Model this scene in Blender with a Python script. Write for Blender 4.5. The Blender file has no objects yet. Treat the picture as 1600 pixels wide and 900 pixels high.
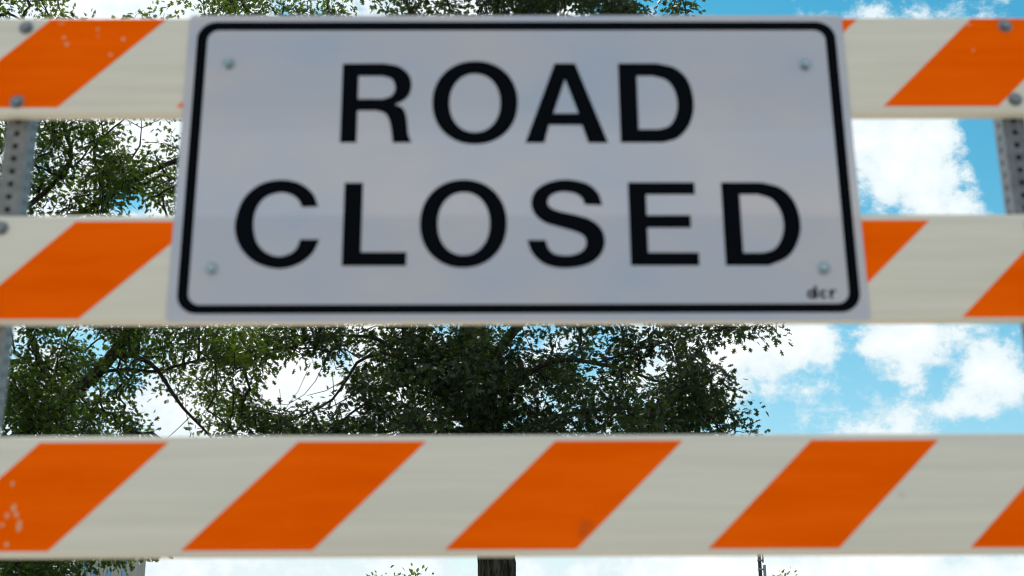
import bpy, bmesh, math, random
import numpy as np
from mathutils import Vector, Matrix, geometry

R = math.radians
IN = 0.0254
rnd = random.Random(7)
rs = np.random.RandomState(11)
sc = bpy.context.scene
COL = sc.collection

# ------------------------------------------------------------------ camera
F_PX, PITCH, ROLL, YAW = 2407.7, 0.37334, -0.006512, 0.011639   # focal length for a 1600 px wide frame
CAM_Z = 0.35
DIST = 98.426 * IN
cam_d = bpy.data.cameras.new('camera')
cam = bpy.data.objects.new('camera', cam_d); COL.objects.link(cam); sc.camera = cam
_F = Vector((0, math.cos(PITCH), math.sin(PITCH)))
_R0 = Vector((1, 0, 0)); _U0 = Vector((0, -math.sin(PITCH), math.cos(PITCH)))
_R = _R0 * math.cos(ROLL) + _U0 * math.sin(ROLL)
_U = _U0 * math.cos(ROLL) - _R0 * math.sin(ROLL)
m = Matrix((( _R.x, _U.x, -_F.x, 0), (_R.y, _U.y, -_F.y, 0), (_R.z, _U.z, -_F.z, CAM_Z), (0, 0, 0, 1)))
cam.matrix_world = m
cam_d.sensor_width = 36; cam_d.sensor_fit = 'HORIZONTAL'
cam_d.lens = 36 * F_PX / 1600
cam_d.clip_start = 0.05; cam_d.clip_end = 6000
cam_d.dof.use_dof = True
cam_d.dof.focus_distance = 27.0
cam_d.dof.aperture_fstop = 4.8
cam_d.dof.aperture_blades = 0

def at(px, py, Y):
    """point on the sight line through a photo pixel at world depth Y"""
    d = _R * ((px - 800) / F_PX) - _U * ((py - 450) / F_PX) + _F
    d = d * (Y / d.y)
    return Vector((d.x, d.y, d.z + CAM_Z))

# ------------------------------------------------------------------ world, sun, exposure
ADDED_BACK_CLOUD = 0.14                        # unseen cloud added behind the camera to whiten the light on the boards
SUN_EL, SUN_AZ = R(52), R(-28)          # azimuth from +Y (beyond the barricade), negative = left
w = bpy.data.worlds.new("World"); sc.world = w; w.use_nodes = True
nt = w.node_tree; N = nt.nodes; L = nt.links; N.clear()
def nn(t, **k):
    n = N.new(t)
    for a, b in k.items(): setattr(n, a, b)
    return n
def inp(n, i, v):
    if isinstance(v, bpy.types.NodeSocket): L.new(v, n.inputs[i])
    else: n.inputs[i].default_value = v
def mth(op, a, b=None, c=None, clamp=False):
    n = nn('ShaderNodeMath', operation=op, use_clamp=clamp)
    inp(n, 0, a)
    if b is not None: inp(n, 1, b)
    if c is not None: inp(n, 2, c)
    return n.outputs[0]
out = nn('ShaderNodeOutputWorld'); bg = nn('ShaderNodeBackground')
L.new(bg.outputs[0], out.inputs[0]); bg.inputs[1].default_value = 0.10
sky = nn('ShaderNodeTexSky', sky_type='NISHITA', sun_disc=False)
sky.sun_elevation = SUN_EL; sky.sun_rotation = SUN_AZ; sky.altitude = 20
sky.air_density = 1.0; sky.dust_density = 0.4; sky.ozone_density = 2.0
tc = nn('ShaderNodeTexCoord')
sep = nn('ShaderNodeSeparateXYZ'); L.new(tc.outputs['Generated'], sep.inputs[0])
X_, Y_, Z_ = sep.outputs
u = mth('DIVIDE', X_, mth('MAXIMUM', mth('ABSOLUTE', Y_), 0.02)); v = mth('DIVIDE', Z_, mth('MAXIMUM', mth('ABSOLUTE', Y_), 0.02))
frontw = mth('MULTIPLY', mth('GREATER_THAN', Y_, 0.02), 1.0)
# cloud banks: where in the sky the heavy clouds and the clear blue lie (tan azimuth, tan elevation, radii, weight)
def px_uv(px, py):
    d = at(px, py, 1.0); return d.x, d.z - CAM_Z
BANKS = [  # px, py, rx, ry, weight of cloud (+) or clear sky (-)
    (150, 200, 520, 300, .30), (450, 600, 420, 170, .30), (760, 20, 260, 80, .22), (700, 890, 900, 50, .22), (1350, 890, 400, 32, .20),
    (1385, 235, 100, 90, .34), (1470, 320, 70, 30, .14), (1230, 540, 120, 40, .28), (1430, 535, 95, 48, .26),
    (1560, 590, 85, 38, .34), (1490, 638, 85, 20, .26), (1425, 580, 22, 26, .2), (1110, 560, 60, 60, .2), (1380, 15, 70, 16, .12), (1180, 620, 40, 22, .1),
    (1560, 250, 45, 95, -.36), (1330, 630, 170, 50, -.10), (1240, 640, 110, 45, -.06), (170, 0, 220, 45, .24), (1470, 582, 42, 30, -.10),
    (1300, 5, 500, 22, -.08), (1325, 550, 26, 40, -.20), (1400, 40, 30, 16, .1), (190, 310, 45, 26, -.35), (140, 560, 45, 50, -.26), (530, 555, 40, 35, -.30),
    (200, 585, 40, 30, -.24), (60, 270, 20, 40, -.25),
]
bias = None
for px, py, rx, ry, wt in BANKS:
    cu, cv = px_uv(px, py); ru = rx / F_PX; rv = ry / F_PX * 1.08
    a = mth('DIVIDE', mth('SUBTRACT', u, cu), ru); b = mth('DIVIDE', mth('SUBTRACT', v, cv), rv)
    r2 = mth('ADD', mth('MULTIPLY', a, a), mth('MULTIPLY', b, b))
    g = mth('MULTIPLY', mth('EXPONENT', mth('MULTIPLY', r2, -1.0)), wt)
    bias = g if bias is None else mth('ADD', bias, g)
bias = mth('ADD', mth('MULTIPLY', bias, frontw), mth('MULTIPLY', mth('SUBTRACT', 1.0, frontw), ADDED_BACK_CLOUD))
mp = nn('ShaderNodeMapping'); L.new(tc.outputs['Generated'], mp.inputs[0]); mp.inputs['Scale'].default_value = (1, 1, 1.25); mp.inputs['Location'].default_value = (0.31, 0.2, 0.77)
nz = nn('ShaderNodeTexNoise'); L.new(mp.outputs[0], nz.inputs['Vector'])
nz.inputs['Scale'].default_value = 10; nz.inputs['Detail'].default_value = 12; nz.inputs['Roughness'].default_value = .62; nz.inputs['Distortion'].default_value = .0
nz2 = nn('ShaderNodeTexNoise'); L.new(mp.outputs[0], nz2.inputs['Vector'])
nz2.inputs['Scale'].default_value = 34; nz2.inputs['Detail'].default_value = 9; nz2.inputs['Roughness'].default_value = .66; nz2.inputs['Distortion'].default_value = .15
dens = mth('ADD', mth('ADD', mth('MULTIPLY', nz.outputs[0], 1.0), mth('MULTIPLY', nz2.outputs[0], .80)), bias)
cl = nn('ShaderNodeMapRange', interpolation_type='SMOOTHSTEP'); L.new(dens, cl.inputs[0]); cl.inputs[1].default_value = .89; cl.inputs[2].default_value = 1.09
thick = nn('ShaderNodeMapRange'); L.new(dens, thick.inputs[0]); thick.inputs[1].default_value = 1.0; thick.inputs[2].default_value = 1.36
cc = nn('ShaderNodeMix', data_type='RGBA'); L.new(thick.outputs[0], cc.inputs[0])
cc.inputs[6].default_value = (6.6, 7.7, 8.1, 1); cc.inputs[7].default_value = (9.4, 9.7, 9.8, 1)
tint = nn('ShaderNodeMix', data_type='RGBA', blend_type='MULTIPLY'); tint.inputs[0].default_value = 1
L.new(sky.outputs[0], tint.inputs[6]); tint.inputs[7].default_value = (.20, 1.14, 1.12, 1)
# thin veil of high haze, thicker towards the horizon and towards the sun's side
veil = mth('MULTIPLY', mth('EXPONENT', mth('MULTIPLY', mth('MAXIMUM', Z_, 0.0), -9.0)), mth('ADD', 4.6, mth('MULTIPLY', X_, -4.4)), clamp=True)
vm = nn('ShaderNodeMix', data_type='RGBA'); L.new(veil, vm.inputs[0]); L.new(tint.outputs[2], vm.inputs[6]); vm.inputs[7].default_value = (8.0, 8.8, 8.4, 1)
mx = nn('ShaderNodeMix', data_type='RGBA'); L.new(cl.outputs[0], mx.inputs[0]); L.new(vm.outputs[2], mx.inputs[6]); L.new(cc.outputs[2], mx.inputs[7])
L.new(mx.outputs[2], bg.inputs[0])

sd = bpy.data.lights.new('sun', 'SUN'); sd.energy = 4.0; sd.angle = R(0.5); sd.color = (1, .95, .86)
so = bpy.data.objects.new('sun', sd); COL.objects.link(so)
sdir = Vector((math.sin(SUN_AZ) * math.cos(SUN_EL), math.cos(SUN_AZ) * math.cos(SUN_EL), math.sin(SUN_EL)))
so.rotation_euler = sdir.to_track_quat('Z', 'Y').to_euler()
so.location = sdir * 60
sc.cycles.pixel_filter_type = 'BLACKMAN_HARRIS'; sc.cycles.filter_width = 1.05
vs = sc.view_settings
vs.view_transform = 'Standard'; vs.look = 'None'; vs.gamma = 1; vs.use_curve_mapping = False
vs.exposure = 0.22

# ------------------------------------------------------------------ helpers
def tag(o, label=None, cat=None, group=None, kind=None):
    if label: o['label'] = label
    if cat: o['category'] = cat
    if group: o['group'] = group
    if kind: o['kind'] = kind
    return o
def empty(name, loc=(0, 0, 0), rz=0, label=None, cat=None, group=None):
    o = bpy.data.objects.new(name, None); COL.objects.link(o); o.location = loc; o.rotation_euler = (0, 0, rz)
    o.empty_display_size = .1
    return tag(o, label, cat, group)
def link_mesh(name, me, mat, parent=None, label=None):
    o = bpy.data.objects.new(name, me); COL.objects.link(o)
    if mat and not me.materials: me.materials.append(mat)
    if parent: o.parent = parent
    if label: o['label'] = label
    return o
def from_bm(name, bm, mat, parent=None, smooth=False, label=None):
    me = bpy.data.meshes.new(name); bm.to_mesh(me); bm.free()
    if smooth:
        for p in me.polygons: p.use_smooth = True
    return link_mesh(name, me, mat, parent, label)
def box_bm(x0, x1, y0, y1, z0, z1, bev=0, seg=2, bm=None):
    own = bm is None
    if own: bm = bmesh.new()
    vs_ = [bm.verts.new(c) for c in ((x0,y0,z0),(x1,y0,z0),(x1,y1,z0),(x0,y1,z0),(x0,y0,z1),(x1,y0,z1),(x1,y1,z1),(x0,y1,z1))]
    for f in ((0,3,2,1),(4,5,6,7),(0,1,5,4),(1,2,6,5),(2,3,7,6),(3,0,4,7)): bm.faces.new([vs_[i] for i in f])
    if bev and own:
        bmesh.ops.bevel(bm, geom=bm.edges[:], offset=bev, segments=seg, affect='EDGES', profile=.5)
    return bm
def catmull(pts, n=6):
    if len(pts) < 3: return list(pts)
    P = [2*Vector(pts[0]) - Vector(pts[1])] + [Vector(p) for p in pts] + [2*Vector(pts[-1]) - Vector(pts[-2])]
    o = []
    for i in range(1, len(P) - 2):
        a, b, c, d = P[i-1:i+3]
        for k in range(n):
            t = k / n
            o.append(.5*((2*b) + (c-a)*t + (2*a-5*b+4*c-d)*t*t + (3*b-a-3*c+d)*t**3))
    o.append(P[-2]); return o
def plate(name, outlines, y0, y1, mat, parent, label=None):
    """flat shape with holes in the local XZ plane (inches), from y0 (front) to y1 (back)"""
    bm = bmesh.new()
    loops = [[Vector((p[0]*IN, p[1]*IN, 0)) for p in o] for o in outlines]
    tris = geometry.tessellate_polygon(loops)
    flat = [p for l in loops for p in l]
    fr = [bm.verts.new((p.x, y0*IN, p.y)) for p in flat]
    bk = [bm.verts.new((p.x, y1*IN, p.y)) for p in flat]
    for t in tris:
        a, b, c = t
        n = (flat[b]-flat[a]).cross(flat[c]-flat[a]).z
        if abs(n) < 1e-12: continue
        f = (a, b, c) if n > 0 else (a, c, b)
        try:
            bm.faces.new([fr[i] for i in f]); bm.faces.new([bk[i] for i in reversed(f)])
        except ValueError: pass
    k = 0
    for l in loops:
        m_ = len(l)
        for i in range(m_):
            a, b = k+i, k+(i+1) % m_
            try: bm.faces.new([fr[a], bk[a], bk[b], fr[b]])
            except ValueError: pass
        k += m_
    bmesh.ops.recalc_face_normals(bm, faces=bm.faces)
    return from_bm(name, bm, mat, parent, label=label)

# ------------------------------------------------------------------ materials
def mat(name, base=(.5,.5,.5), rough=.6, metal=0, spec=.5):
    m_ = bpy.data.materials.new(name); m_.use_nodes = True
    b = m_.node_tree.nodes['Principled BSDF']
    b.inputs['Base Color'].default_value = (*base, 1); b.inputs['Roughness'].default_value = rough
    b.inputs['Metallic'].default_value = metal; b.inputs['Specular IOR Level'].default_value = spec
    return m_
def noisy(name, c1, c2, scale=(20, 20, 20), lo=.35, hi=.65, rough=.6, metal=0, detail=5, bump=0, spec=.5, spots=None):
    m_ = mat(name, c1, rough, metal, spec); t = m_.node_tree; b = t.nodes['Principled BSDF']
    tc_ = t.nodes.new('ShaderNodeTexCoord'); mp_ = t.nodes.new('ShaderNodeMapping'); mp_.inputs['Scale'].default_value = scale
    no = t.nodes.new('ShaderNodeTexNoise'); no.inputs['Scale'].default_value = 1; no.inputs['Detail'].default_value = detail; no.inputs['Roughness'].default_value = .6
    t.links.new(tc_.outputs['Object'], mp_.inputs[0]); t.links.new(mp_.outputs[0], no.inputs['Vector'])
    mr = t.nodes.new('ShaderNodeMapRange'); mr.inputs[1].default_value = lo; mr.inputs[2].default_value = hi; t.links.new(no.outputs[0], mr.inputs[0])
    mi = t.nodes.new('ShaderNodeMix'); mi.data_type = 'RGBA'; t.links.new(mr.outputs[0], mi.inputs[0])
    mi.inputs[6].default_value = (*c1, 1); mi.inputs[7].default_value = (*c2, 1)
    last = mi.outputs[2]
    if spots:
        sc_, th, colr = spots
        n2 = t.nodes.new('ShaderNodeTexNoise'); n2.inputs['Scale'].default_value = sc_; n2.inputs['Detail'].default_value = 3
        t.links.new(tc_.outputs['Object'], n2.inputs['Vector'])
        r2 = t.nodes.new('ShaderNodeMapRange'); r2.inputs[1].default_value = th; r2.inputs[2].default_value = th + .08; t.links.new(n2.outputs[0], r2.inputs[0])
        m2 = t.nodes.new('ShaderNodeMix'); m2.data_type = 'RGBA'; t.links.new(r2.outputs[0], m2.inputs[0]); t.links.new(last, m2.inputs[6]); m2.inputs[7].default_value = (*colr, 1)
        last = m2.outputs[2]
    t.links.new(last, b.inputs['Base Color'])
    if bump:
        bp = t.nodes.new('ShaderNodeBump'); bp.inputs['Strength'].default_value = bump; bp.inputs['Distance'].default_value = .02
        t.links.new(no.outputs[0], bp.inputs['Height']); t.links.new(bp.outputs[0], b.inputs['Normal'])
    return m_
M_white = noisy('weathered_white_plastic', (.69,.64,.575), (.61,.57,.51), (1.5, 10, 45), rough=.55, spots=(9, .71, (.47,.44,.39)), spec=.3)
M_orange = noisy('orange_reflective_sheeting', (.93,.122,.002), (.82,.098,.0), (2.2, 8, 16), rough=.55, spots=(14, .70, (.62,.09,.01)), spec=.0)
M_scuff = noisy('worn_bare_plastic', (.66,.40,.24), (.60,.28,.12), (90, 90, 90))
M_black = mat('black_vinyl', (.002,.003,.005), .5, 0, .02)
M_alu = noisy('sign_back_sheet', (.55,.56,.58), (.5,.51,.53), (8,8,8), rough=.45, metal=0)
M_galv = noisy('galvanised_steel', (.22,.21,.205), (.14,.14,.14), (60, 60, 60), rough=.45, metal=.55, detail=8)
M_galv_dark = noisy('dark_steel', (.17,.18,.20), (.10,.105,.12), (50, 50, 50), rough=.5, metal=.4, detail=8)  # darker, bluer tone than the left post's steel
M_hole = mat('dark_tube_inside', (.02,.02,.022), .8)
M_bolt = noisy('zinc_bolt', (.27,.29,.31), (.14,.15,.16), (150, 150, 150), rough=.32, metal=.85)
M_bark = noisy('rough_dark_bark', (.085,.072,.058), (.016,.014,.012), (13, 13, 1.7), lo=.4, hi=.6, rough=.95, detail=8, bump=1.0, spec=.1)
M_twig = noisy('twig_bark', (.040,.034,.030), (.026,.022,.019), (5, 5, 5), rough=.9, spec=.15)
M_concrete = noisy('sunlit_concrete', (.50,.44,.35), (.42,.37,.30), (3, 3, 3), rough=.9, detail=9)
M_asphalt = noisy('old_asphalt', (.075,.073,.07), (.055,.054,.052), (8, 8, 8), rough=.92, detail=9, bump=.2)
M_paint = noisy('road_paint', (.72,.70,.64), (.55,.53,.48), (10, 10, 10), rough=.8)
M_grass = noisy('lawn', (.055,.085,.022), (.08,.10,.035), (.6, .6, .6), rough=.95, detail=10)
M_stone = noisy('tower_concrete', (.50,.47,.44), (.43,.41,.385), (.4, .4, .1), rough=.8)
M_glass = mat('tower_window_glass', (.16,.34,.60), .15, 0, .8)  # blue sky reflection put into the base colour
M_mast = noisy('dark_painted_mast', (.035,.032,.034), (.02,.02,.022), (3, 3, 3), rough=.6)
M_panel = mat('grey_antenna_housing', (.22,.24,.26), .5)

M_bolt_new = noisy('bright_zinc_bolt', (.40,.50,.56), (.22,.26,.28), (130, 130, 130), rough=.3, metal=.9)
# sign sheeting: slightly translucent plastic, faint bluish and pinkish sheen painted into the colour
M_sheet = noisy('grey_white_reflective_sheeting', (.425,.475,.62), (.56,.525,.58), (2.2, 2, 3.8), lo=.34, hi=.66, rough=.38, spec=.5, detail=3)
def add_translucency(m_, col, fac):
    t = m_.node_tree; b = t.nodes['Principled BSDF']; o = t.nodes['Material Output']
    tr = t.nodes.new('ShaderNodeBsdfTranslucent'); tr.inputs[0].default_value = (*col, 1)
    ms = t.nodes.new('ShaderNodeMixShader'); ms.inputs[0].default_value = fac
    t.links.new(b.outputs[0], ms.inputs[1]); t.links.new(tr.outputs[0], ms.inputs[2]); t.links.new(ms.outputs[0], o.inputs[0])
add_translucency(M_sheet, (.9,.85,.82), .17)

def leaf_mat(name, dark, light, trans, tf):
    m_ = bpy.data.materials.new(name); m_.use_nodes = True; t = m_.node_tree; b = t.nodes['Principled BSDF']; o = t.nodes['Material Output']
    at_ = t.nodes.new('ShaderNodeAttribute'); at_.attribute_name = 'leaf_tone'
    mi = t.nodes.new('ShaderNodeMix'); mi.data_type = 'RGBA'; t.links.new(at_.outputs['Fac'], mi.inputs[0])
    mi.inputs[6].default_value = (*dark, 1); mi.inputs[7].default_value = (*light, 1)
    t.links.new(mi.outputs[2], b.inputs['Base Color']); b.inputs['Roughness'].default_value = .5; b.inputs['Specular IOR Level'].default_value = .35
    tr = t.nodes.new('ShaderNodeBsdfTranslucent')
    m2 = t.nodes.new('ShaderNodeMix'); m2.data_type = 'RGBA'; t.links.new(at_.outputs['Fac'], m2.inputs[0])
    m2.inputs[6].default_value = (*[c*.5 for c in trans], 1); m2.inputs[7].default_value = (*trans, 1); t.links.new(m2.outputs[2], tr.inputs[0])
    ms = t.nodes.new('ShaderNodeMixShader'); ms.inputs[0].default_value = tf
    t.links.new(b.outputs[0], ms.inputs[1]); t.links.new(tr.outputs[0], ms.inputs[2]); t.links.new(ms.outputs[0], o.inputs[0])
    return m_
M_leafA = leaf_mat('oak_leaves_sunny', (.012,.020,.006), (.055,.088,.012), (.24,.42,.01), .30)
M_leafB = leaf_mat('oak_leaves_dark', (.010,.018,.008), (.036,.056,.016), (.14,.24,.01), .20)
M_leafC = leaf_mat('young_leaves', (.05,.09,.02), (.12,.17,.03), (.30,.42,.04), .40)

# ------------------------------------------------------------------ ground
def sheet(name, x0, x1, y0, y1, z, m_, n=1):
    bm = bmesh.new()
    vs_ = [bm.verts.new(c) for c in ((x0,y0,z),(x1,y0,z),(x1,y1,z),(x0,y1,z))]; bm.faces.new(vs_)
    return tag(from_bm(name, bm, m_), kind='structure')
sheet('ground', -3000, 3000, -1500, 4500, 0, M_grass)
sheet('pavement', -40, 40, -14, 6.5, .004, M_concrete)
sheet('road', -60, 60, 7.0, 15.0, .004, M_asphalt)
kb = box_bm(-60, 60, 6.6, 6.85, -.02, .13, .015)
tag(from_bm('kerb', kb, M_concrete), kind='structure')
kb = box_bm(-60, 60, 15.1, 15.35, -.02, .13, .015)
tag(from_bm('kerb', kb, M_concrete), kind='structure')
bm = bmesh.new()
for i in range(-14, 15):
    x = i*4.2
    vv = [bm.verts.new(c) for c in ((x,10.95,.008),(x+2.4,10.95,.008),(x+2.4,11.07,.008),(x,11.07,.008))]; bm.faces.new(vv)
tag(from_bm('road_marking', bm, M_paint), kind='structure')

# ------------------------------------------------------------------ barricade
# local frame: x along the boards, y away from the camera, inches; z of the sign's bottom edge above ground:
ZS = CAM_Z/IN + 36.129
X0 = 0.461
root_loc = (X0*IN*math.cos(YAW), DIST + X0*IN*math.sin(YAW), 0)
bar = empty('barricade', root_loc, YAW, 'orange and white striped three-board road barricade on perforated steel posts', 'barricade')

BT = 1.05                          # board thickness
def board(ztop, zbot, xl, xr, stripes, label):
    z0, z1 = (ZS + zbot)*IN, (ZS + ztop)*IN
    bm = box_bm(xl*IN, xr*IN, .10*IN, (.10+BT)*IN, z0, z1, .13*IN, 3)
    b = from_bm('board', bm, M_white, bar, True, label)
    for zt, zb, a, c, a2, c2 in stripes:   # top left, top right, bottom left, bottom right (inches along x)
        plate('stripe', [[(a, ZS+zt), (a2, ZS+zb), (c2, ZS+zb), (c, ZS+zt)][::1]], .082, .098, M_orange, b)
    return b
def regular(o, zt, zb, ks):
    hgt = zt - zb; res = []
    for k in ks:
        a = o + k*8.485; c = a + 8.46
        res.append((zt, zb, a, c, a - hgt, c - hgt))
    return res
t0 = regular(-34.2, 23.72, 16.45, (-2, 0, 2, 4, 6)) 
t0 += [(23.76, 16.49, 33.6, 42.05, 26.44, 34.75)]
t1 = [(7.5, .27, -47.6, -39.3, -47.9, -47.2), (7.5, .27, -30.8, -22.3, -38.1, -29.95), (7.5,.27,-13.6,-5.1,-20.9,-12.4), (7.5,.27,3.4,11.9,-3.9,4.6), (7.48,.24,20.3,28.82,13.1,21.5), (7.45,.24,37.5,46,30.3,38.8)]
t2 = regular(-31.62, -8.41, -15.62, (-2, 0, 2, 4, 6, 8))
t2[0] = (-8.41, -15.62, -47.9, -40.13, -47.9, -47.35)
t0[0] = (23.72, 16.45, -47.9, -42.7, -47.9, -47.4+.5)
b0 = board(23.86, 15.95, -48, 48, t0, 'top board')
b1 = board(7.97, .1, -48, 48, t1, 'middle board, partly behind the sign')
b2 = board(-7.97, -15.92, -48, 48, t2, 'bottom board, uncovered stripes')
def blob(cx, cz, rx, rz_):
    k = 11; ph = rnd.random()*6
    return [(cx + rx*math.cos(i/k*2*math.pi)*rnd.uniform(.65, 1.15), ZS + cz + rz_*math.sin(i/k*2*math.pi)*rnd.uniform(.65, 1.15)) for i in range(k)]
for b, spots in ((b2, [(-33.1,-11.15,.13,.22),(-32.85,-12.75,.2,.28),(-32.65,-13.2,.16,.2),(-32.38,-13.95,.22,.42),(-33.25,-13.27,.13,.2),(-33.5,-13.9,.15,.15),(-33.05,-15.15,.15,.18)]),
                 (b0, [(-33.07,22.19,.14,.14),(-32.83,21.65,.18,.16),(-30.7,22.9,.07,.2),(-30.62,22.3,.05,.12),(-28.77,22.08,.16,.16),(-29.58,20.74,.18,.14),(33.46,21.07,.1,.12),(-33.4,23.4,.3,.07),(33.35,23.25,.25,.08)])):
    for s in spots: plate('scuff_mark', [blob(*s)], .074, .081, M_scuff, b)

# perforated square-tube posts: real punched holes at 1 in spacing
def post(xc, metal):
    wv = .80; y0, y1 = 1.17, 1.17+1.75
    r = .23; bm = bmesh.new()
    zt, zb = ZS + 23.4, .3
    n = int(zt - zb)
    V = {}
    def vert(p):
        k = (round(p[0], 4), round(p[1], 4), round(p[2], 4))
        if k not in V: V[k] = bm.verts.new(Vector(k)*IN)
        return V[k]
    def face(ax, c0, c1, fixed, flip):
        # wall panel; ax 'x' = spans x at y=fixed, ax 'y' = spans y at x=fixed
        def P(s, z): return (s, fixed, z) if ax == 'x' else (fixed, s, z)
        mid = (c0+c1)/2
        for i in range(n):
            z0_, z1_ = zb+i, zb+i+1; zc = z0_+.5
            sq = [(c0, z0_), (mid, z0_), (c1, z0_), (c1, zc), (c1, z1_), (mid, z1_), (c0, z1_), (c0, zc)]
            ang = [-135, -90, -45, 0, 45, 90, 135, 180]
            ci = [(mid + r*math.cos(R(a)), zc + r*math.sin(R(a))) for a in ang]
            for k in range(8):
                q = [P(*sq[k]), P(*sq[(k+1) % 8]), P(*ci[(k+1) % 8]), P(*ci[k])]
                if flip: q = q[::-1]
                try: bm.faces.new([vert(p) for p in q])
                except ValueError: pass
    face('x', xc-wv, xc+wv, y0, False); face('x', xc-wv, xc+wv, y1, True)
    face('y', y0, y1, xc+wv, False); face('y', y0, y1, xc-wv, True)
    bmesh.ops.recalc_face_normals(bm, faces=bm.faces)
    o = from_bm('post', bm, metal, bar)
    sm = o.modifiers.new('wall', 'SOLIDIFY'); sm.thickness = .09*IN; sm.offset = 0
    # foot: angle steel under the post
    fb = bmesh.new()
    box_bm((xc-1.1)*IN, (xc+1.1)*IN, (y0-24)*IN, (y1+24)*IN, .012, .018, bm=fb)
    box_bm((xc-1.1)*IN, (xc-.95)*IN, (y0-24)*IN, (y1+24)*IN, .0185, .07, bm=fb)
    from_bm('foot', fb, M_galv, bar)
    return o
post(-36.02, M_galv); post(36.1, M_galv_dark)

def bolt(x, z, y, parent, rad, name='bolt', metal=None):
    """washer, hex head with chamfer"""
    bm = bmesh.new()
    def ring(rr, yy, n=24, rot=0): return [bm.verts.new(((x + rr*math.cos(i/n*2*math.pi+rot))*IN, yy*IN, (ZS + z + rr*math.sin(i/n*2*math.pi+rot))*IN)) for i in range(n)]
    def skin(a, b):
        n = len(a)
        for i in range(n): bm.faces.new([a[i], a[(i+1) % n], b[(i+1) % n], b[i]])
    r0 = ring(rad, y); r1 = ring(rad, y-.06); r2 = ring(rad*.93, y-.085); r3 = ring(rad*.70, y-.087)
    skin(r0, r1); skin(r1, r2); skin(r2, r3); bm.faces.new(r3)
    a0 = rnd.random()
    h0 = ring(rad*.68, y-.088, 6, a0); h1 = ring(rad*.68, y-.30, 6, a0); h2 = ring(rad*.52, y-.37, 6, a0)
    skin(h0, h1); skin(h1, h2); bm.faces.new(h2)
    bmesh.ops.recalc_face_normals(bm, faces=bm.faces)
    return from_bm(name, bm, metal or M_bolt, parent)
for b, zz in ((b0, (23.02, 16.9)), (b1, (7.0, .95)), (b2, (-8.85, -15.0))):
    for z in zz:
        bolt(-35.93, z, .082, b, .52); bolt(36.05, z+.1, .082, b, .52)

# ------------------------------------------------------------------ sign
sign = empty('road_closed_sign', root_loc, YAW, 'white rectangular metal sign reading ROAD CLOSED in black, bolted over the two upper boards', 'sign')
def rrect(x0, x1, z0, z1, r, n=10):
    o = []
    for cx, cz, a0 in ((x1-r, z1-r, 0), (x0+r, z1-r, 90), (x0+r, z0+r, 180), (x1-r, z0+r, 270)):
        for i in range(n+1):
            a = R(a0 + 90*i/n); o.append((cx + r*math.cos(a), cz + r*math.sin(a)))
    return o
up = lambda pts: [(p[0], ZS + p[1]) for p in pts]
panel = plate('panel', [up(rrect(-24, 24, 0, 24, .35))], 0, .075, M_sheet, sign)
plate('border', [up(rrect(-23.36, 23.43, .58, 23.45, 1.42)), up(rrect(-22.60, 22.66, 1.23, 22.74, .85))[::-1]], -.012, -.003, M_black, sign)
GL = {
'S': [[(5.86,8.68),(5.6,9.57),(4.82,10.29),(3.38,10.59),(2.11,10.34),(1.25,9.72),(0.97,8.78),(1.23,7.95),(1.89,7.36),(2.78,7.05),(3.84,6.72),(4.55,6.36),(4.76,5.8),(4.54,5.22),(3.98,4.89),(3.27,4.78),(2.48,4.92),(2.04,5.37),(1.87,5.95)],[(0.67,5.96),(1.02,4.99),(1.89,4.19),(3.26,3.93),(4.76,4.19),(5.65,4.89),(5.98,5.9),(5.72,6.87),(5.02,7.5),(4.05,7.85),(2.8,8.16),(2.19,8.49),(2.03,8.95),(2.28,9.42),(2.78,9.67),(3.37,9.72),(4.08,9.57),(4.53,9.2),(4.71,8.73)]],
'C': [[(-14.04,8.61),(-14.43,9.55),(-15.37,10.33),(-16.73,10.6),(-18.15,10.23),(-19.25,9.07),(-19.68,7.21),(-19.3,5.66),(-18.23,4.46),(-16.67,3.93),(-15.31,4.2),(-14.32,4.98),(-13.85,6.03)],[(-15.09,6.04),(-15.39,5.27),(-15.99,4.87),(-16.71,4.77),(-17.56,5.13),(-18.2,5.95),(-18.47,7.21),(-18.32,8.43),(-17.7,9.34),(-16.68,9.7),(-15.87,9.52),(-15.33,9.08),(-15.09,8.57)]],
'L': [[(-12.15,10.36),(-10.94,10.36)],[(-10.94,5.07),(-7.79,5.06)],[(-7.79,4.12),(-12.15,4.13)]],
'R': [[(-12.6,13.61),(-12.6,19.91)],[(-9.66,19.93),(-8.63,19.7),(-7.92,19.09),(-7.66,18.25),(-7.83,17.41),(-8.25,16.94),(-8.89,16.63)],[(-8.87,16.61),(-8.28,16.32),(-8.02,15.75),(-7.91,14.93),(-7.83,14.21),(-7.61,13.6)],[(-8.85,13.6),(-8.98,14.62),(-9.13,15.34),(-9.47,15.94),(-10.12,16.17)],[(-11.51,16.17),(-11.51,13.61)]],
'D': [[(7.4,13.58),(7.4,19.92)],[(10.18,19.92),(11.51,19.52),(12.39,18.44),(12.68,16.66),(12.35,15.11),(11.49,13.98),(10.38,13.58)]],
'A': [[(2.77,19.92),(4.21,19.92)],[(6.4,13.56),(5.08,13.56)],[(4.66,14.99),(2.23,15.0)],[(1.89,13.57),(0.61,13.57)]],
'E': [[(7.8,10.36),(12.41,10.35)],[(12.41,9.5),(8.96,9.5)],[(8.96,7.82),(12.02,7.82)],[(12.02,6.95),(8.96,6.96)],[(8.96,5.0),(12.46,4.99)],[(12.46,4.1),(7.8,4.11)]],
'D2': [[(14.37,4.1),(14.37,10.35)],[(17.21,10.34),(18.54,9.91),(19.41,8.8),(19.69,7.13),(19.36,5.77),(18.62,4.71),(17.33,4.09)]],
}
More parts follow.
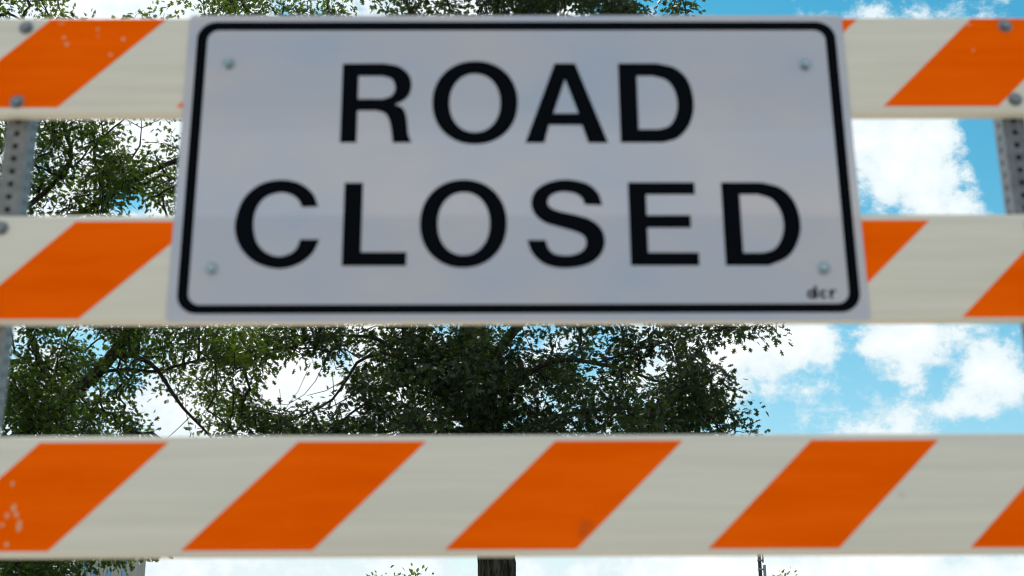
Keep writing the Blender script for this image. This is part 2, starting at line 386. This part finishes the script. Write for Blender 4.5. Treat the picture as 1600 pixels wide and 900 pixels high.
HO = {
'R': [[(-11.51,18.98)],[(-9.73,18.98),(-9.03,18.72),(-8.76,17.98),(-9.0,17.31),(-9.68,17.02)],[(-11.51,17.02)]],
'D': [[(8.64,18.97)],[(9.86,18.97),(10.87,18.6),(11.43,17.7),(11.58,16.56),(11.36,15.52),(10.89,14.82),(10.14,14.55)],[(8.64,14.55)]],
'A': [[(3.48,18.71),(4.45,15.84)],[(2.54,15.84)]],
'D2': [[(15.55,9.5)],[(16.88,9.5),(17.85,9.12),(18.42,8.21),(18.58,7.03),(18.31,5.97),(17.77,5.24),(16.99,4.96)],[(15.55,4.96)]],
}
def expand(runs):
    o = []
    for r in runs:
        if len(r) > 2: o += [(p.x, p.y) for p in catmull([(a, b, 0) for a, b in r], 5)]
        else: o += r
    q = [o[0]]
    for p in o[1:]:
        if (p[0]-q[-1][0])**2 + (p[1]-q[-1][1])**2 > 1e-4: q.append(p)
    return q
def ell(cx, cz, rx, rz_, e=2.12, n=56):
    o = []
    for i in range(n):
        a = 2*math.pi*i/n; c, s = math.cos(a), math.sin(a)
        o.append((cx + rx*math.copysign(abs(c)**(2/e), c), cz + rz_*math.copysign(abs(s)**(2/e), s)))
    return o
letters = {k: [up(expand(v))] for k, v in GL.items()}
for k, v in HO.items(): letters[k].append(up(expand(v)))
letters['O'] = [up(ell(-3.03, 16.79, 3.03, 3.33)), up(ell(-3.045, 16.74, 1.87, 2.42))]
letters['O2'] = [up(ell(-3.82, 7.28, 2.99, 3.31)), up(ell(-3.80, 7.26, 1.86, 2.44))]
def fatten(poly, d):
    """move an outline outwards by d along its mitred normals"""
    n = len(poly); area = sum(poly[i][0]*poly[(i+1) % n][1] - poly[(i+1) % n][0]*poly[i][1] for i in range(n))
    sg = 1 if area > 0 else -1; o = []
    for i in range(n):
        p0, p1, p2 = Vector(poly[i-1]), Vector(poly[i]), Vector(poly[(i+1) % n])
        a = (p1-p0).normalized(); b = (p2-p1).normalized()
        na = Vector((a.y, -a.x))*sg; nb = Vector((b.y, -b.x))*sg; m_ = na + nb
        m_ = m_/max(.6, 1 + na.dot(nb))
        o.append(tuple(p1 + m_*d))
    return o
for k in ('R', 'O', 'A', 'D', 'C', 'L', 'O2', 'S', 'E', 'D2'):
    plate('letter', [fatten(letters[k][0], .04)] + [fatten(h, -.04) for h in letters[k][1:]], -.012, -.003, M_black, sign)
# small maker's mark in the lower right corner: d c r
dw = [up([(20.27,1.60),(20.50,1.60),(20.50,2.52),(20.27,2.52)])]
plate('letter', dw, -.012, -.003, M_black, sign)
plate('letter', [up(ell(20.08, 1.92, .30, .33, 2, 20)), up(ell(20.08, 1.92, .11, .14, 2, 20))], -.010, -.004, M_black, sign)
def arc(cx, cz, ro, ri, a0, a1, n=16):
    return up([(cx+ro*math.cos(R(a0+(a1-a0)*i/n)), cz+ro*math.sin(R(a0+(a1-a0)*i/n))) for i in range(n+1)] + [(cx+ri*math.cos(R(a1+(a0-a1)*i/n)), cz+ri*math.sin(R(a1+(a0-a1)*i/n))) for i in range(n+1)])
plate('letter', [arc(20.93, 1.92, .32, .13, 45, 315)], -.012, -.003, M_black, sign)
plate('letter', [up([(21.33,1.60),(21.54,1.60),(21.54,1.95),(21.62,2.07),(21.78,2.08),(21.78,2.27),(21.64,2.26),(21.54,2.17),(21.54,2.25),(21.33,2.25)])], -.012, -.003, M_black, sign)
for x, z in ((-20.9, 19.95), (21.0, 19.82), (-21.1, 3.88), (21.08, 3.82)): bolt(x, z, -.004, sign, .46, metal=M_bolt_new)

# ------------------------------------------------------------------ trees
def np_mesh(name, verts, faces_flat, starts, totals, mat_, parent, smooth=False, tone=None):
    me = bpy.data.meshes.new(name)
    me.vertices.add(len(verts)); me.vertices.foreach_set('co', verts.astype(np.float32).ravel())
    me.loops.add(len(faces_flat)); me.loops.foreach_set('vertex_index', faces_flat.astype(np.int32))
    me.polygons.add(len(starts)); me.polygons.foreach_set('loop_start', starts.astype(np.int32))
    me.polygons.foreach_set('loop_total', totals.astype(np.int32))
    if smooth: me.polygons.foreach_set('use_smooth', np.ones(len(starts), dtype=bool))
    me.update(calc_edges=True)
    if tone is not None:
        a = me.attributes.new('leaf_tone', 'FLOAT', 'POINT'); a.data.foreach_set('value', tone.astype(np.float32))
    me.materials.append(mat_)
    return link_mesh(name, me, None, parent)

# oak leaf outline, right half (x across, y along), pointed lobes; the left half mirrors it
HALF = np.array([(0,0),(.04,.16),(.26,.20),(.10,.32),(.42,.52),(.12,.56),(.30,.84),(.08,.80),(0,1.0)])
WILL = np.array([(0,0),(.10,.15),(.20,.35),(.24,.55),(.18,.75),(.10,.9),(.05,.95),(.02,.98),(0,1.0)])
def leaves(name, pos, axis, size, mat_, parent, rs_, shape=HALF, origin=None):
    n = len(pos); k = len(shape)
    axis = axis/np.linalg.norm(axis, axis=1, keepdims=True)
    up_ = rs_.normal(size=(n, 3)); up_[:, 2] += 1.4
    side = np.cross(axis, up_); side /= np.linalg.norm(side, axis=1, keepdims=True)
    nor = np.cross(side, axis)
    fold = rs_.uniform(.05, .45, n)[:, None, None]; curl = rs_.uniform(-.05, .35, n)[:, None, None]
    wj = rs_.uniform(.8, 1.15, n)[:, None, None]
    out_v = []
    for sgn in (1, -1):
        sx = shape[None, :, 0:1]*wj; sy = shape[None, :, 1:2]
        v = (side[:, None, :]*sx*sgn + axis[:, None, :]*sy + nor[:, None, :]*(fold*sx - curl*sy*sy))*size[:, None, None] + pos[:, None, :]
        out_v.append(v)
    V = np.stack(out_v, 1).reshape(-1, 3)      # n,2,k
    if origin is not None: V = V - np.array(origin)[None, :]
    base = np.arange(2*n)*k
    idx = np.arange(k)[None, :] + base[:, None]
    idx[1::2] = idx[1::2, ::-1]
    tone = np.repeat(rs_.beta(.8, 2.6, n), 2*k)
    return np_mesh(name, V, idx.ravel(), base, np.full(2*n, k), mat_, parent, tone=tone)

def tubes(name, lines, mat_, parent, origin=(0, 0, 0), sides=None, rough=0):
    vs_, fs, st, tot = [], [], [], []; nv = 0; nl = 0; org = np.array(origin)
    for pts, rad in lines:
        P = np.array(pts, float); r = np.array(rad, float); n = len(P)
        if n < 2: continue
        s = sides or (12 if r.max() > .12 else 7 if r.max() > .03 else 4)
        T = np.gradient(P, axis=0); T /= np.linalg.norm(T, axis=1, keepdims=True) + 1e-9
        ref = np.array([.13, .97, .2]); A = np.cross(T, ref); A /= np.linalg.norm(A, axis=1, keepdims=True) + 1e-9; B = np.cross(T, A)
        ang = np.arange(s)/s*2*np.pi
        rr = r[:, None]*(1 + (rs.normal(size=(n, s))*rough if rough else 0))
        V = P[:, None, :] + A[:, None, :]*(np.cos(ang)[None, :, None]*rr[..., None]) + B[:, None, :]*(np.sin(ang)[None, :, None]*rr[..., None])
        vs_.append(V.reshape(-1, 3) - org)
        i, j = np.meshgrid(np.arange(n-1), np.arange(s), indexing='ij'); j2 = (j+1) % s
        q = np.stack([i*s+j, i*s+j2, (i+1)*s+j2, (i+1)*s+j], -1).reshape(-1, 4) + nv
        fs.append(q.ravel()); st.append(np.arange(len(q))*4 + nl); tot.append(np.full(len(q), 4)); nl += len(q)*4
        nv += n*s
    return np_mesh(name, np.concatenate(vs_), np.concatenate(fs), np.concatenate(st), np.concatenate(tot), mat_, parent, smooth=True)

def polyline(pts, step=.25):
    c = catmull(pts, 10); P = np.array([tuple(p) for p in c]); d = np.r_[0, np.cumsum(np.linalg.norm(np.diff(P, axis=0), axis=1))]
    n = max(3, int(d[-1]/step)); t = np.linspace(0, d[-1], n)
    return np.stack([np.interp(t, d, P[:, i]) for i in range(3)], 1)

def grow(limbs, attract, seed, bare=()):
    """limbs: list of (points, r0, r1). Each attractor is joined by a bowed twig to the cheapest node already grown."""
    g = np.random.RandomState(seed)
    nodes, nrad = [], []
    for P, r in limbs: nodes.append(P[len(P)//5:] if r.max() > .2 else P); nrad.append(r[len(P)//5:] if r.max() > .2 else r)
    NP = np.concatenate(nodes); cap = 200000
    buf = np.zeros((cap, 3)); buf[:len(NP)] = NP; cnt = len(NP); pl = np.zeros(cap); par_tw = np.full(cap, -1)
    tw = []
    d0 = np.array([np.min(np.linalg.norm(NP - a, axis=1)) for a in attract])
    use = []
    for ai in np.argsort(d0):
        a = attract[ai]; D = np.linalg.norm(buf[:cnt] - a, axis=1)
        # prefer joining nodes that lie inward and low
        k = np.argmin(D + .18*pl[:cnt] + .5*np.maximum(0, buf[:cnt, 2] - a[2] + .2))
        s = buf[k]; dist = D[k]
        if dist < .05: continue
        n = max(3, int(dist/.16) + 1); t = np.linspace(0, 1, n)[:, None]
        bow = np.array([0, 0, 1.])*g.uniform(-.04, .16)*dist + g.normal(size=3)*.07*dist
        line = s + (a - s)*t + bow*(np.sin(np.pi*t)) + np.r_[np.zeros((1, 3)), g.normal(size=(n-2, 3))*.018, np.zeros((1, 3))]
        buf[cnt:cnt+n-1] = line[1:]; pl[cnt:cnt+n-1] = pl[k] + (t[1:, 0]*dist)
        par_tw[cnt:cnt+n-1] = len(tw)
        tw.append([line, 1, par_tw[k], 0]); cnt += n-1
    for i in range(len(tw)-1, -1, -1):
        if tw[i][2] >= 0: tw[tw[i][2]][1] += tw[i][1]
    lines, tips, dirs = [], [], []
    for line, c, p, _ in tw:
        r0 = min(.0052*c**.5, .07) + .001; r1 = max(.003, r0*.55)
        lines.append((line, np.linspace(r0, r1, len(line))))
        tips.append(line[-1]); v = line[-1] - line[-2]; dirs.append(v/np.linalg.norm(v))
    return lines, np.array(tips), np.array(dirs), tw

def leaf_cloud(tips, dirs, tw, n_per, spread, size, seed):
    g = np.random.RandomState(seed); P, A = [], []
    for i in range(len(tips)):
        n = g.poisson(n_per) + 2
        # terminal sprays: short side shoots around the twig end
        t = tips[i] + g.normal(size=(n, 3))*spread*np.array([1, 1, .75]) - dirs[i]*np.abs(g.normal(size=(n, 1)))*spread*1.1
        a = (t - tips[i]) + dirs[i]*spread*.9 + g.normal(size=(n, 3))*spread*.7; a[:, 2] -= spread*.55
        P.append(t); A.append(a)
    P = np.concatenate(P); A = np.concatenate(A)
    return P, A, g.uniform(*size, len(P))

def sample_px(regions, holes, n, ydepth, seed, clump=.28, per=8):
    """attractors gathered in clumps; regions: (px0,py0,px1,py1,weight)"""
    g = np.random.RandomState(seed); w_ = np.array([(r[2]-r[0])*(r[3]-r[1])*r[4] for r in regions], float); w_ /= w_.sum(); o = []
    while len(o) < n:
        r = regions[g.choice(len(regions), p=w_)]
        px, py = g.uniform(r[0], r[2]), g.uniform(r[1], r[3]); Y = ydepth(px, py, g)
        k = g.poisson(per) + 1
        c = at(px, py, Y)
        for _ in range(k):
            q = Vector(c) + Vector(g.normal(size=3)*np.array([clump*1.25, clump*1.25, clump*.75]))
            # reject what falls in one of the open gaps of the crown
            s = q.y; v_ = q - Vector((0, 0, CAM_Z)); dz = v_.dot(_F); qx = 800 + F_PX*v_.dot(_R)/dz; qy = 450 - F_PX*v_.dot(_U)/dz
            if any(((qx-h[0])/h[2])**2 + ((qy-h[1])/h[3])**2 < 1 for h in holes): continue
            o.append(tuple(q))
    return np.array(o[:n])

def px_line(pts, step=.25):
    return polyline([tuple(at(*p)) for p in pts], step)

# --- tree at the left: trunk outside the frame, limbs reaching in
def build_left_tree():
    Y0 = 26.0; base = at(-190, 900, Y0); base.z = 0
    t = empty('oak_tree', base, 0, 'leafy oak at the left with long limbs showing between the posts and the sign', 'tree', 'large oaks behind the barricade')
    limbs = []
    def add(pts, r0, r1): P = px_line(pts); limbs.append((P, np.linspace(r0, r1, len(P))))
    tp = [(base.x-.1, Y0, 0), (base.x, Y0, 1.5), (base.x+.15, Y0, 3.5), (base.x+.1, Y0+.1, 6), (base.x-.2, Y0+.2, 10), (base.x+.1, Y0, 14), (base.x+.2, Y0, 18)]
    P = polyline(tp, .2); rr = np.interp(P[:, 2], [0, .5, 6, 12, 18], [.52, .36, .30, .18, .05]); limbs.append((P, rr))
    add([(-190,850,26),(-90,745,26),(20,690,26),(80,643,26),(130,602,26),(165,568,26),(183,545,26),(195,528,26.1),(206,500,26.3),(222,440,26.6),(262,380,27),(300,300,27.2),(330,220,27.2)], .17, .035)
    add([(-185,620,26.2),(-90,520,26.2),(0,420,26.3),(70,365,26.3),(138,326,26.2),(165,309,26.1),(203,284,26),(243,264,25.9),(280,249,25.8),(340,222,25.8),(400,170,25.9)], .115, .03)
    add([(-190,560,26),(-110,440,25.8),(-20,365,25.6),(50,317,25.5),(84,286,25.5),(108,255,25.5),(111,232,25.5),(104,212,25.5),(98,180,25.6),(105,110,25.8)], .085, .025)
    add([(100,625,26),(60,560,27),(40,480,28),(60,400,28.4)], .08, .025)
    add([(155,580,26),(178,579,25.8),(205,577,25.7),(245,580,25.6),(300,565,25.6),(340,560,25.7),(410,566,25.8)], .035, .012)
    add([(183,548,26),(205,556,25.8),(226,562,25.7),(246,578,25.6),(262,602,25.5),(280,630,25.5),(298,650,25.5),(330,683,25.5),(352,712,25.6)], .05, .014)
    add([(185,558,26),(205,557,25.9),(222,560,25.8)], .035, .03)
    add([(-150,800,26),(-60,800,25.6),(10,860,25.4),(60,900,25.3)], .07, .02)
    add([(-60,735,26),(40,760,25.8),(120,800,25.7),(180,850,25.7)], .05, .014)
    add([(203,284,26),(200,262,25.9),(208,240,25.9),(222,222,25.9),(221,200,25.9)], .03, .009)
    add([(221,200,25.9),(209,193,25.9),(194,184,25.9),(180,170,25.9)], .008, .005)
    add([(221,200,25.9),(222,190,25.9),(214,178,25.9)], .008, .004)
    add([(221,200,25.9),(238,192,25.9),(250,186,25.9),(262,181,25.9)], .009, .005)
    add([(230,222,25.9),(242,222,25.9),(262,226,25.9)], .008, .006)
    add([(150,262,26),(145,215,26),(150,195,26),(165,185,26)], .03, .015)
    add([(298,650,25.5),(280,668,25.5),(255,690,25.5)], .008, .005)
    add([(290,640,25.5),(296,668,25.5),(300,700,25.5)], .007, .004)
    add([(60,300,26),(66,278,26.4),(52,250,26.6),(20,180,26.8)], .035, .015)
    dep = lambda px, py, g: 26 + g.normal()*1.5
    reg = [(-420,-60,60,700,.35), (-200,700,85,960,.75), (20,20,250,180,.6), (60,185,170,330,1.0), (150,235,285,330,.9), (245,190,290,300,.75), (55,185,170,240,1.2),
           (10,340,300,510,.7), (10,500,240,690,.85), (20,590,190,690,.9), (230,510,420,580,1.05), (200,600,330,690,.55), (330,560,400,650,1.1), (120,872,195,880,1.6), (90,720,230,872,.7), (-20,845,92,930,2.2),
           (240,-40,330,22,1.2), (330,-40,560,22,1.2), (0,-60,85,20,.8), (300,30,620,330,.35), (395,515,480,560,.8), (320,640,400,690,.5)]
    holes = [(212,215,32,20), (212,325,34,22), (60,265,8,14), (118,228,16,22), (128,243,12,20), (155,540,22,16), (90,598,14,9), (222,630,26,26), (265,655,42,30), (300,560,16,8), (155,10,62,26), (305,700,60,20),
             (210,585,22,10),(75,545,8,16),(440,610,45,45),(110,895,10,26), (262,885,48,22), (310,892,60,30), (205,572,8,4), (260,590,14,8), (168,566,15,13), (186,541,11,15), (133,600,17,11), (283,628,10,16), (254,590,9,12), (180,905,60,14), (275,525,14,10)]
    att = sample_px(reg, holes, 3700, dep, 3)
    lines, tips, dirs, tw = grow(limbs, att, 5)
    P, A, S = leaf_cloud(tips, dirs, tw, 14, .12, (.075, .14), 8)
    tubes('trunk', [limbs[0]], M_bark, t, base, 20, .03)
    tubes('branches', limbs[1:] + lines, M_twig, t, base)
    leaves('crown', P, A, S, M_leafA, t, np.random.RandomState(4), origin=base)
    print('left tree leaves', len(P))
build_left_tree()

# --- big oak in the middle
def build_mid_tree():
    Y0 = 28.0; base = at(777, 900, Y0); base.z = 0
    t = empty('oak_tree', base, 0, 'large dark oak in the middle whose trunk shows below the bottom board', 'tree', 'large oaks behind the barricade')
    limbs = []
    def add(pts, r0, r1): P = px_line(pts); limbs.append((P, np.linspace(r0, r1, len(P))))
    low = [tuple(at(*p)) for p in [(777,900,28),(776,870,28),(770,780,28),(760,690,28),(748,600,28),(742,520,28),(748,420,28),(762,300,28.1),(772,180,28.1),(775,60,28),(775,-60,28)]]
    P = polyline([(base.x+.02, Y0, 0), (base.x, Y0, 1.2), (base.x, Y0, 3.0)] + low, .15)
    rr = np.interp(P[:, 2], [0, .4, 1.2, 5.6, 8, 11, 15, 19], [.62, .46, .37, .345, .30, .21, .13, .04]); limbs.append((P, rr))
    add([(765,700,28),(800,610,27.6),(845,572,27.2),(888,562,27),(930,568,26.9),(975,577,26.8),(1010,590,26.8),(1050,602,26.8),(1090,605,26.9)], .075, .012)
    add([(760,690,28),(700,630,27.6),(668,590,27.4),(640,572,27.2),(625,558,27.1),(617,550,27.1),(590,528,27.1),(560,525,27.1),(538,524,27.1),(515,528,27.1),(495,540,27.1)], .10, .012)
    add([(640,572,27.2),(612,553,27.1),(585,555,27.1),(563,560,27.1),(552,578,27.1),(538,597,27.1),(526,618,27.1),(500,637,27.1),(470,650,27.1),(437,661,27.1),(410,668,27.1)], .04, .008)
    add([(755,650,28),(700,602,27.5),(655,594,27.2),(622,602,27),(582,624,27),(548,646,27),(520,668,27),(490,682,27)], .06, .009)
    add([(555,575,27.1),(530,600,27.1),(505,612,27.1),(480,618,27.1)], .01, .005)
    add([(585,590,27.1),(560,612,27.1),(535,628,27.1),(515,632,27.1),(500,645,27.1)], .014, .006)
    add([(562,560,27.1),(540,545,27.1),(520,550,27.1),(500,548,27.1),(480,553,27.1)], .014, .006)
    add([(538,524,27.1),(530,540,27.1),(512,550,27.1),(488,560,27.1)], .012, .005)
    add([(505,570,27.1),(490,600,27.1),(465,625,27.1),(440,634,27.1),(420,632,27.1),(400,618,27.1)], .008, .003)
    add([(437,608,27.1),(438,635,27.1),(444,655,27.1),(455,672,27.1)], .006, .003)
    add([(480,580,27.1),(470,605,27.1),(455,625,27.1),(445,640,27.1)], .006, .003)
    add([(520,590,27.1),(522,620,27.1),(524,640,27.1),(535,655,27.1)], .008, .004)
    add([(748,600,28),(800,520,28.6),(880,440,29),(960,360,29.3),(1020,250,29.4)], .12, .02)
    add([(744,520,28),(690,440,28.6),(610,360,29),(540,280,29.3),(470,160,29.3),(430,40,29.3)], .13, .02)
    add([(746,440,28),(820,340,27.6),(900,240,27.2),(960,120,27.2),(985,10,27.2)], .11, .02)
    add([(750,380,28),(690,280,27.6),(650,160,27.4),(640,20,27.4)], .09, .02)
    add([(980,120,27.2),(1030,70,27.2),(1060,20,27.2),(1065,-20,27.2)], .02, .01)
    add([(930,568,26.9),(1000,545,26.9),(1060,530,26.9),(1120,515,26.9),(1170,512,26.9),(1195,535,26.9)], .02, .006)
    add([(770,690,28),(840,660,27),(930,640,26.8),(1020,640,26.8),(1100,650,26.9)], .07, .012)
    add([(760,670,28),(720,690,27),(640,672,26.6),(560,680,26.5)], .05, .01)
    dep = lambda px, py, g: 28 + g.normal()*1.7
    reg = [(520,520,760,690,1.0), (640,515,1000,690,1.35), (980,600,1110,690,1.5), (1000,510,1110,610,.62), (1090,520,1125,570,.7), (1115,512,1200,545,.75), (1040,560,1120,600,.7), (1090,600,1125,660,.8), (500,515,640,545,.9), (415,515,520,545,.7),
           (340,20,1010,330,.42), (420,330,1060,510,.55), (590,-50,780,22,1.0), (760,-50,1005,22,1.9), (1046,-30,1075,20,1.6), (590,-260,960,-50,.4), (400,640,560,700,.75), (430,650,640,690,.9),
           (405,580,430,600,.5), (500,560,545,600,.5), (485,600,520,630,.6)]
    holes = [(1030,572,30,16), (1008,588,22,9), (1120,665,14,16), (1078,540,14,14), (500,655,30,12), (535,600,12,18), (470,580,38,34), (550,560,24,24), (565,20,24,30), (1028,10,14,30), (1118,-5,38,45), (1150,560,60,20), (560,625,10,12),
             (745,585,9,11), (850,628,14,10), (870,532,12,7), (645,610,10,8), (740,655,14,8), (600,660,10,8), (925,624,10,5), (445,620,45,30)]
    att = sample_px(reg, holes, 3450, dep, 13)
    lines, tips, dirs, tw = grow(limbs, att, 15)
    P, A, S = leaf_cloud(tips, dirs, tw, 14, .12, (.09, .17), 18)
    tubes('trunk', [limbs[0]], M_bark, t, base, 28, .035)
    tubes('branches', limbs[1:] + lines, M_twig, t, base)
    leaves('crown', P, A, S, M_leafB, t, np.random.RandomState(14), origin=base)
    print('mid tree leaves', len(P))
build_mid_tree()

# --- small far trees whose tips just reach into the picture
def small_tree(px, py_top, Y, width, label, m_, seed, lobes):
    top = at(px, py_top, Y); base = Vector((top.x, Y, 0))
    t = empty('young_tree', base, 0, label, 'tree', 'young trees with their tips in view')
    g = np.random.RandomState(seed)
    P = polyline([(top.x, Y, 0), (top.x+.1, Y, top.z*.4), (top.x-.1, Y, top.z*.7), (top.x, Y, top.z-.35)], .3)
    limbs = [(P, np.linspace(.16, .02, len(P)))]
    att = []
    for k in range(420):
        z = g.beta(1.5, 1.3)*(top.z*.68) + top.z*.30
        f = 1 - abs((z/top.z-.55)/.5)**2; rr = width*max(.15, f)*math.sqrt(g.rand())
        a = g.rand()*6.283; zz = min(z, top.z - .25 - .45*rr)
        att.append((top.x + rr*math.cos(a), Y + rr*math.sin(a), zz))
    for lx, ly in lobes:
        c = at(lx, ly, Y)
        for k in range(7): att.append(tuple(np.array(c) + g.normal(size=3)*np.array([.16,.16,.13])))
        st_ = P[np.argmin(np.abs(P[:, 2] - (top.z-1.6)))]
        limbs.append((polyline([tuple(st_), ((top.x+c.x)/2, Y, top.z-1.1), (c.x, Y, c.z-.1)], .2), np.linspace(.02, .006, 8)[:0]))
        limbs[-1] = (limbs[-1][0], np.linspace(.02, .006, len(limbs[-1][0])))
    lines, tips, dirs, tw = grow(limbs, np.array(att), seed+1)
    Pp, A, S = leaf_cloud(tips, dirs, tw, 14, .14, (.08, .13), seed+2)
    tubes('trunk', [limbs[0]], M_bark, t, base, 10, .02); tubes('branches', limbs[1:] + lines, M_twig, t, base)
    leaves('crown', Pp, A, S, m_, t, g, WILL, origin=base)
small_tree(625, 924, 38, 1.9, 'young bright green tree, only its leafy tips showing left of the oak trunk', M_leafC, 31, [(600,914),(592,917),(642,911),(655,911),(664,914),(636,918)])
small_tree(1215, 940, 46, 1.7, 'young tree with one tip showing just right of the antenna mast', M_leafC, 41, [(1214,911),(1219,910)])

# ------------------------------------------------------------------ tower
def tower():
    Yt = 260.0
    c = at(171, 880, Yt); c.z = 0
    wd, dp, ht = 11.4, 12.0, 60.0
    az = math.atan2(c.x, c.y)
    t = empty('office_tower', c, -az*.92, 'grey concrete office tower with narrow blue windows behind the left tree', 'building')
    hw = wd/2
    wall = box_bm(-hw, hw, 0, dp, 0, ht)
    from_bm('wall', wall, M_stone, t)
    # vertical piers
    rb = bmesh.new(); cols = 9; pitch = wd/cols
    for i in range(cols+1):
        x = -hw + i*pitch
        box_bm(max(-hw-.02, x-.16), min(hw+.02, x+.16), -.34, -.004, 0, ht, bm=rb)
    for i in range(cols+1):
        y = i*dp/cols
        box_bm(hw+.004, hw+.30, y-.15, y+.15, 0, ht, bm=rb)
    from_bm('piers', rb, M_stone, t)
    from_bm('parapet', box_bm(-hw-.4, hw+.4, -.45, dp+.4, ht+.004, ht+1.1), M_stone, t)
    fl = 3.5; n = 0; g = random.Random(5)
    rest = bmesh.new()
    for f in range(int(ht/fl)-1, -1, -1):
        for i in range(cols):
            if g.random() < .22: continue
            x = -hw + (i+.5)*pitch; z0 = f*fl + .5 + (.9 if i % 2 else 0)
            if n < 98:
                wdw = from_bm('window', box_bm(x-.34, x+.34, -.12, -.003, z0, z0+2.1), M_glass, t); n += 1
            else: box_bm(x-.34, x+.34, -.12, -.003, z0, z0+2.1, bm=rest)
        for i in range(cols):
            y = (i+.5)*dp/cols; z0 = f*fl + .5
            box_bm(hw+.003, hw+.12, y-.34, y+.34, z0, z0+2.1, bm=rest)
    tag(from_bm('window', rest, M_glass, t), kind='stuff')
tower()

# ------------------------------------------------------------------ antenna mast
def mast():
    Ym = 60.0; p = at(1187, 880, Ym); top = at(1184, 845, Ym).z
    t = empty('antenna_mast', (p.x, Ym, 0), 0, 'dark thin mast with grey antenna panels under the bottom board at the right', 'mast')
    tubes('pole', [([(0, 0, 0), (0, 0, top*.5), (0, 0, top)], [.13, .095, .065])], M_mast, t, sides=14)
    def z(py): return at(1187, py, Ym).z
    def panel(px, py0, py1, wd):
        x = at(px, py0, Ym).x - p.x
        zt, zb = z(py0), z(py1)
        a = from_bm('antenna_panel', box_bm(x-wd/2, x+wd/2, -.07, .07, zb, zt, .015), M_panel, t)
        for zz in (zt-.16*(zt-zb), zb+.2*(zt-zb)):
            from_bm('bracket', box_bm(.05, x-.0, -.02, .02, zz-.025, zz+.025), M_mast, a)
            tubes('clamp', [([(0, 0, zz-.03), (0, 0, zz+.03)], [.09, .09])], M_panel, a, sides=12)
    panel(1191.2, 862, 879, .05); panel(1194.2, 883, 925, .10)
mast()
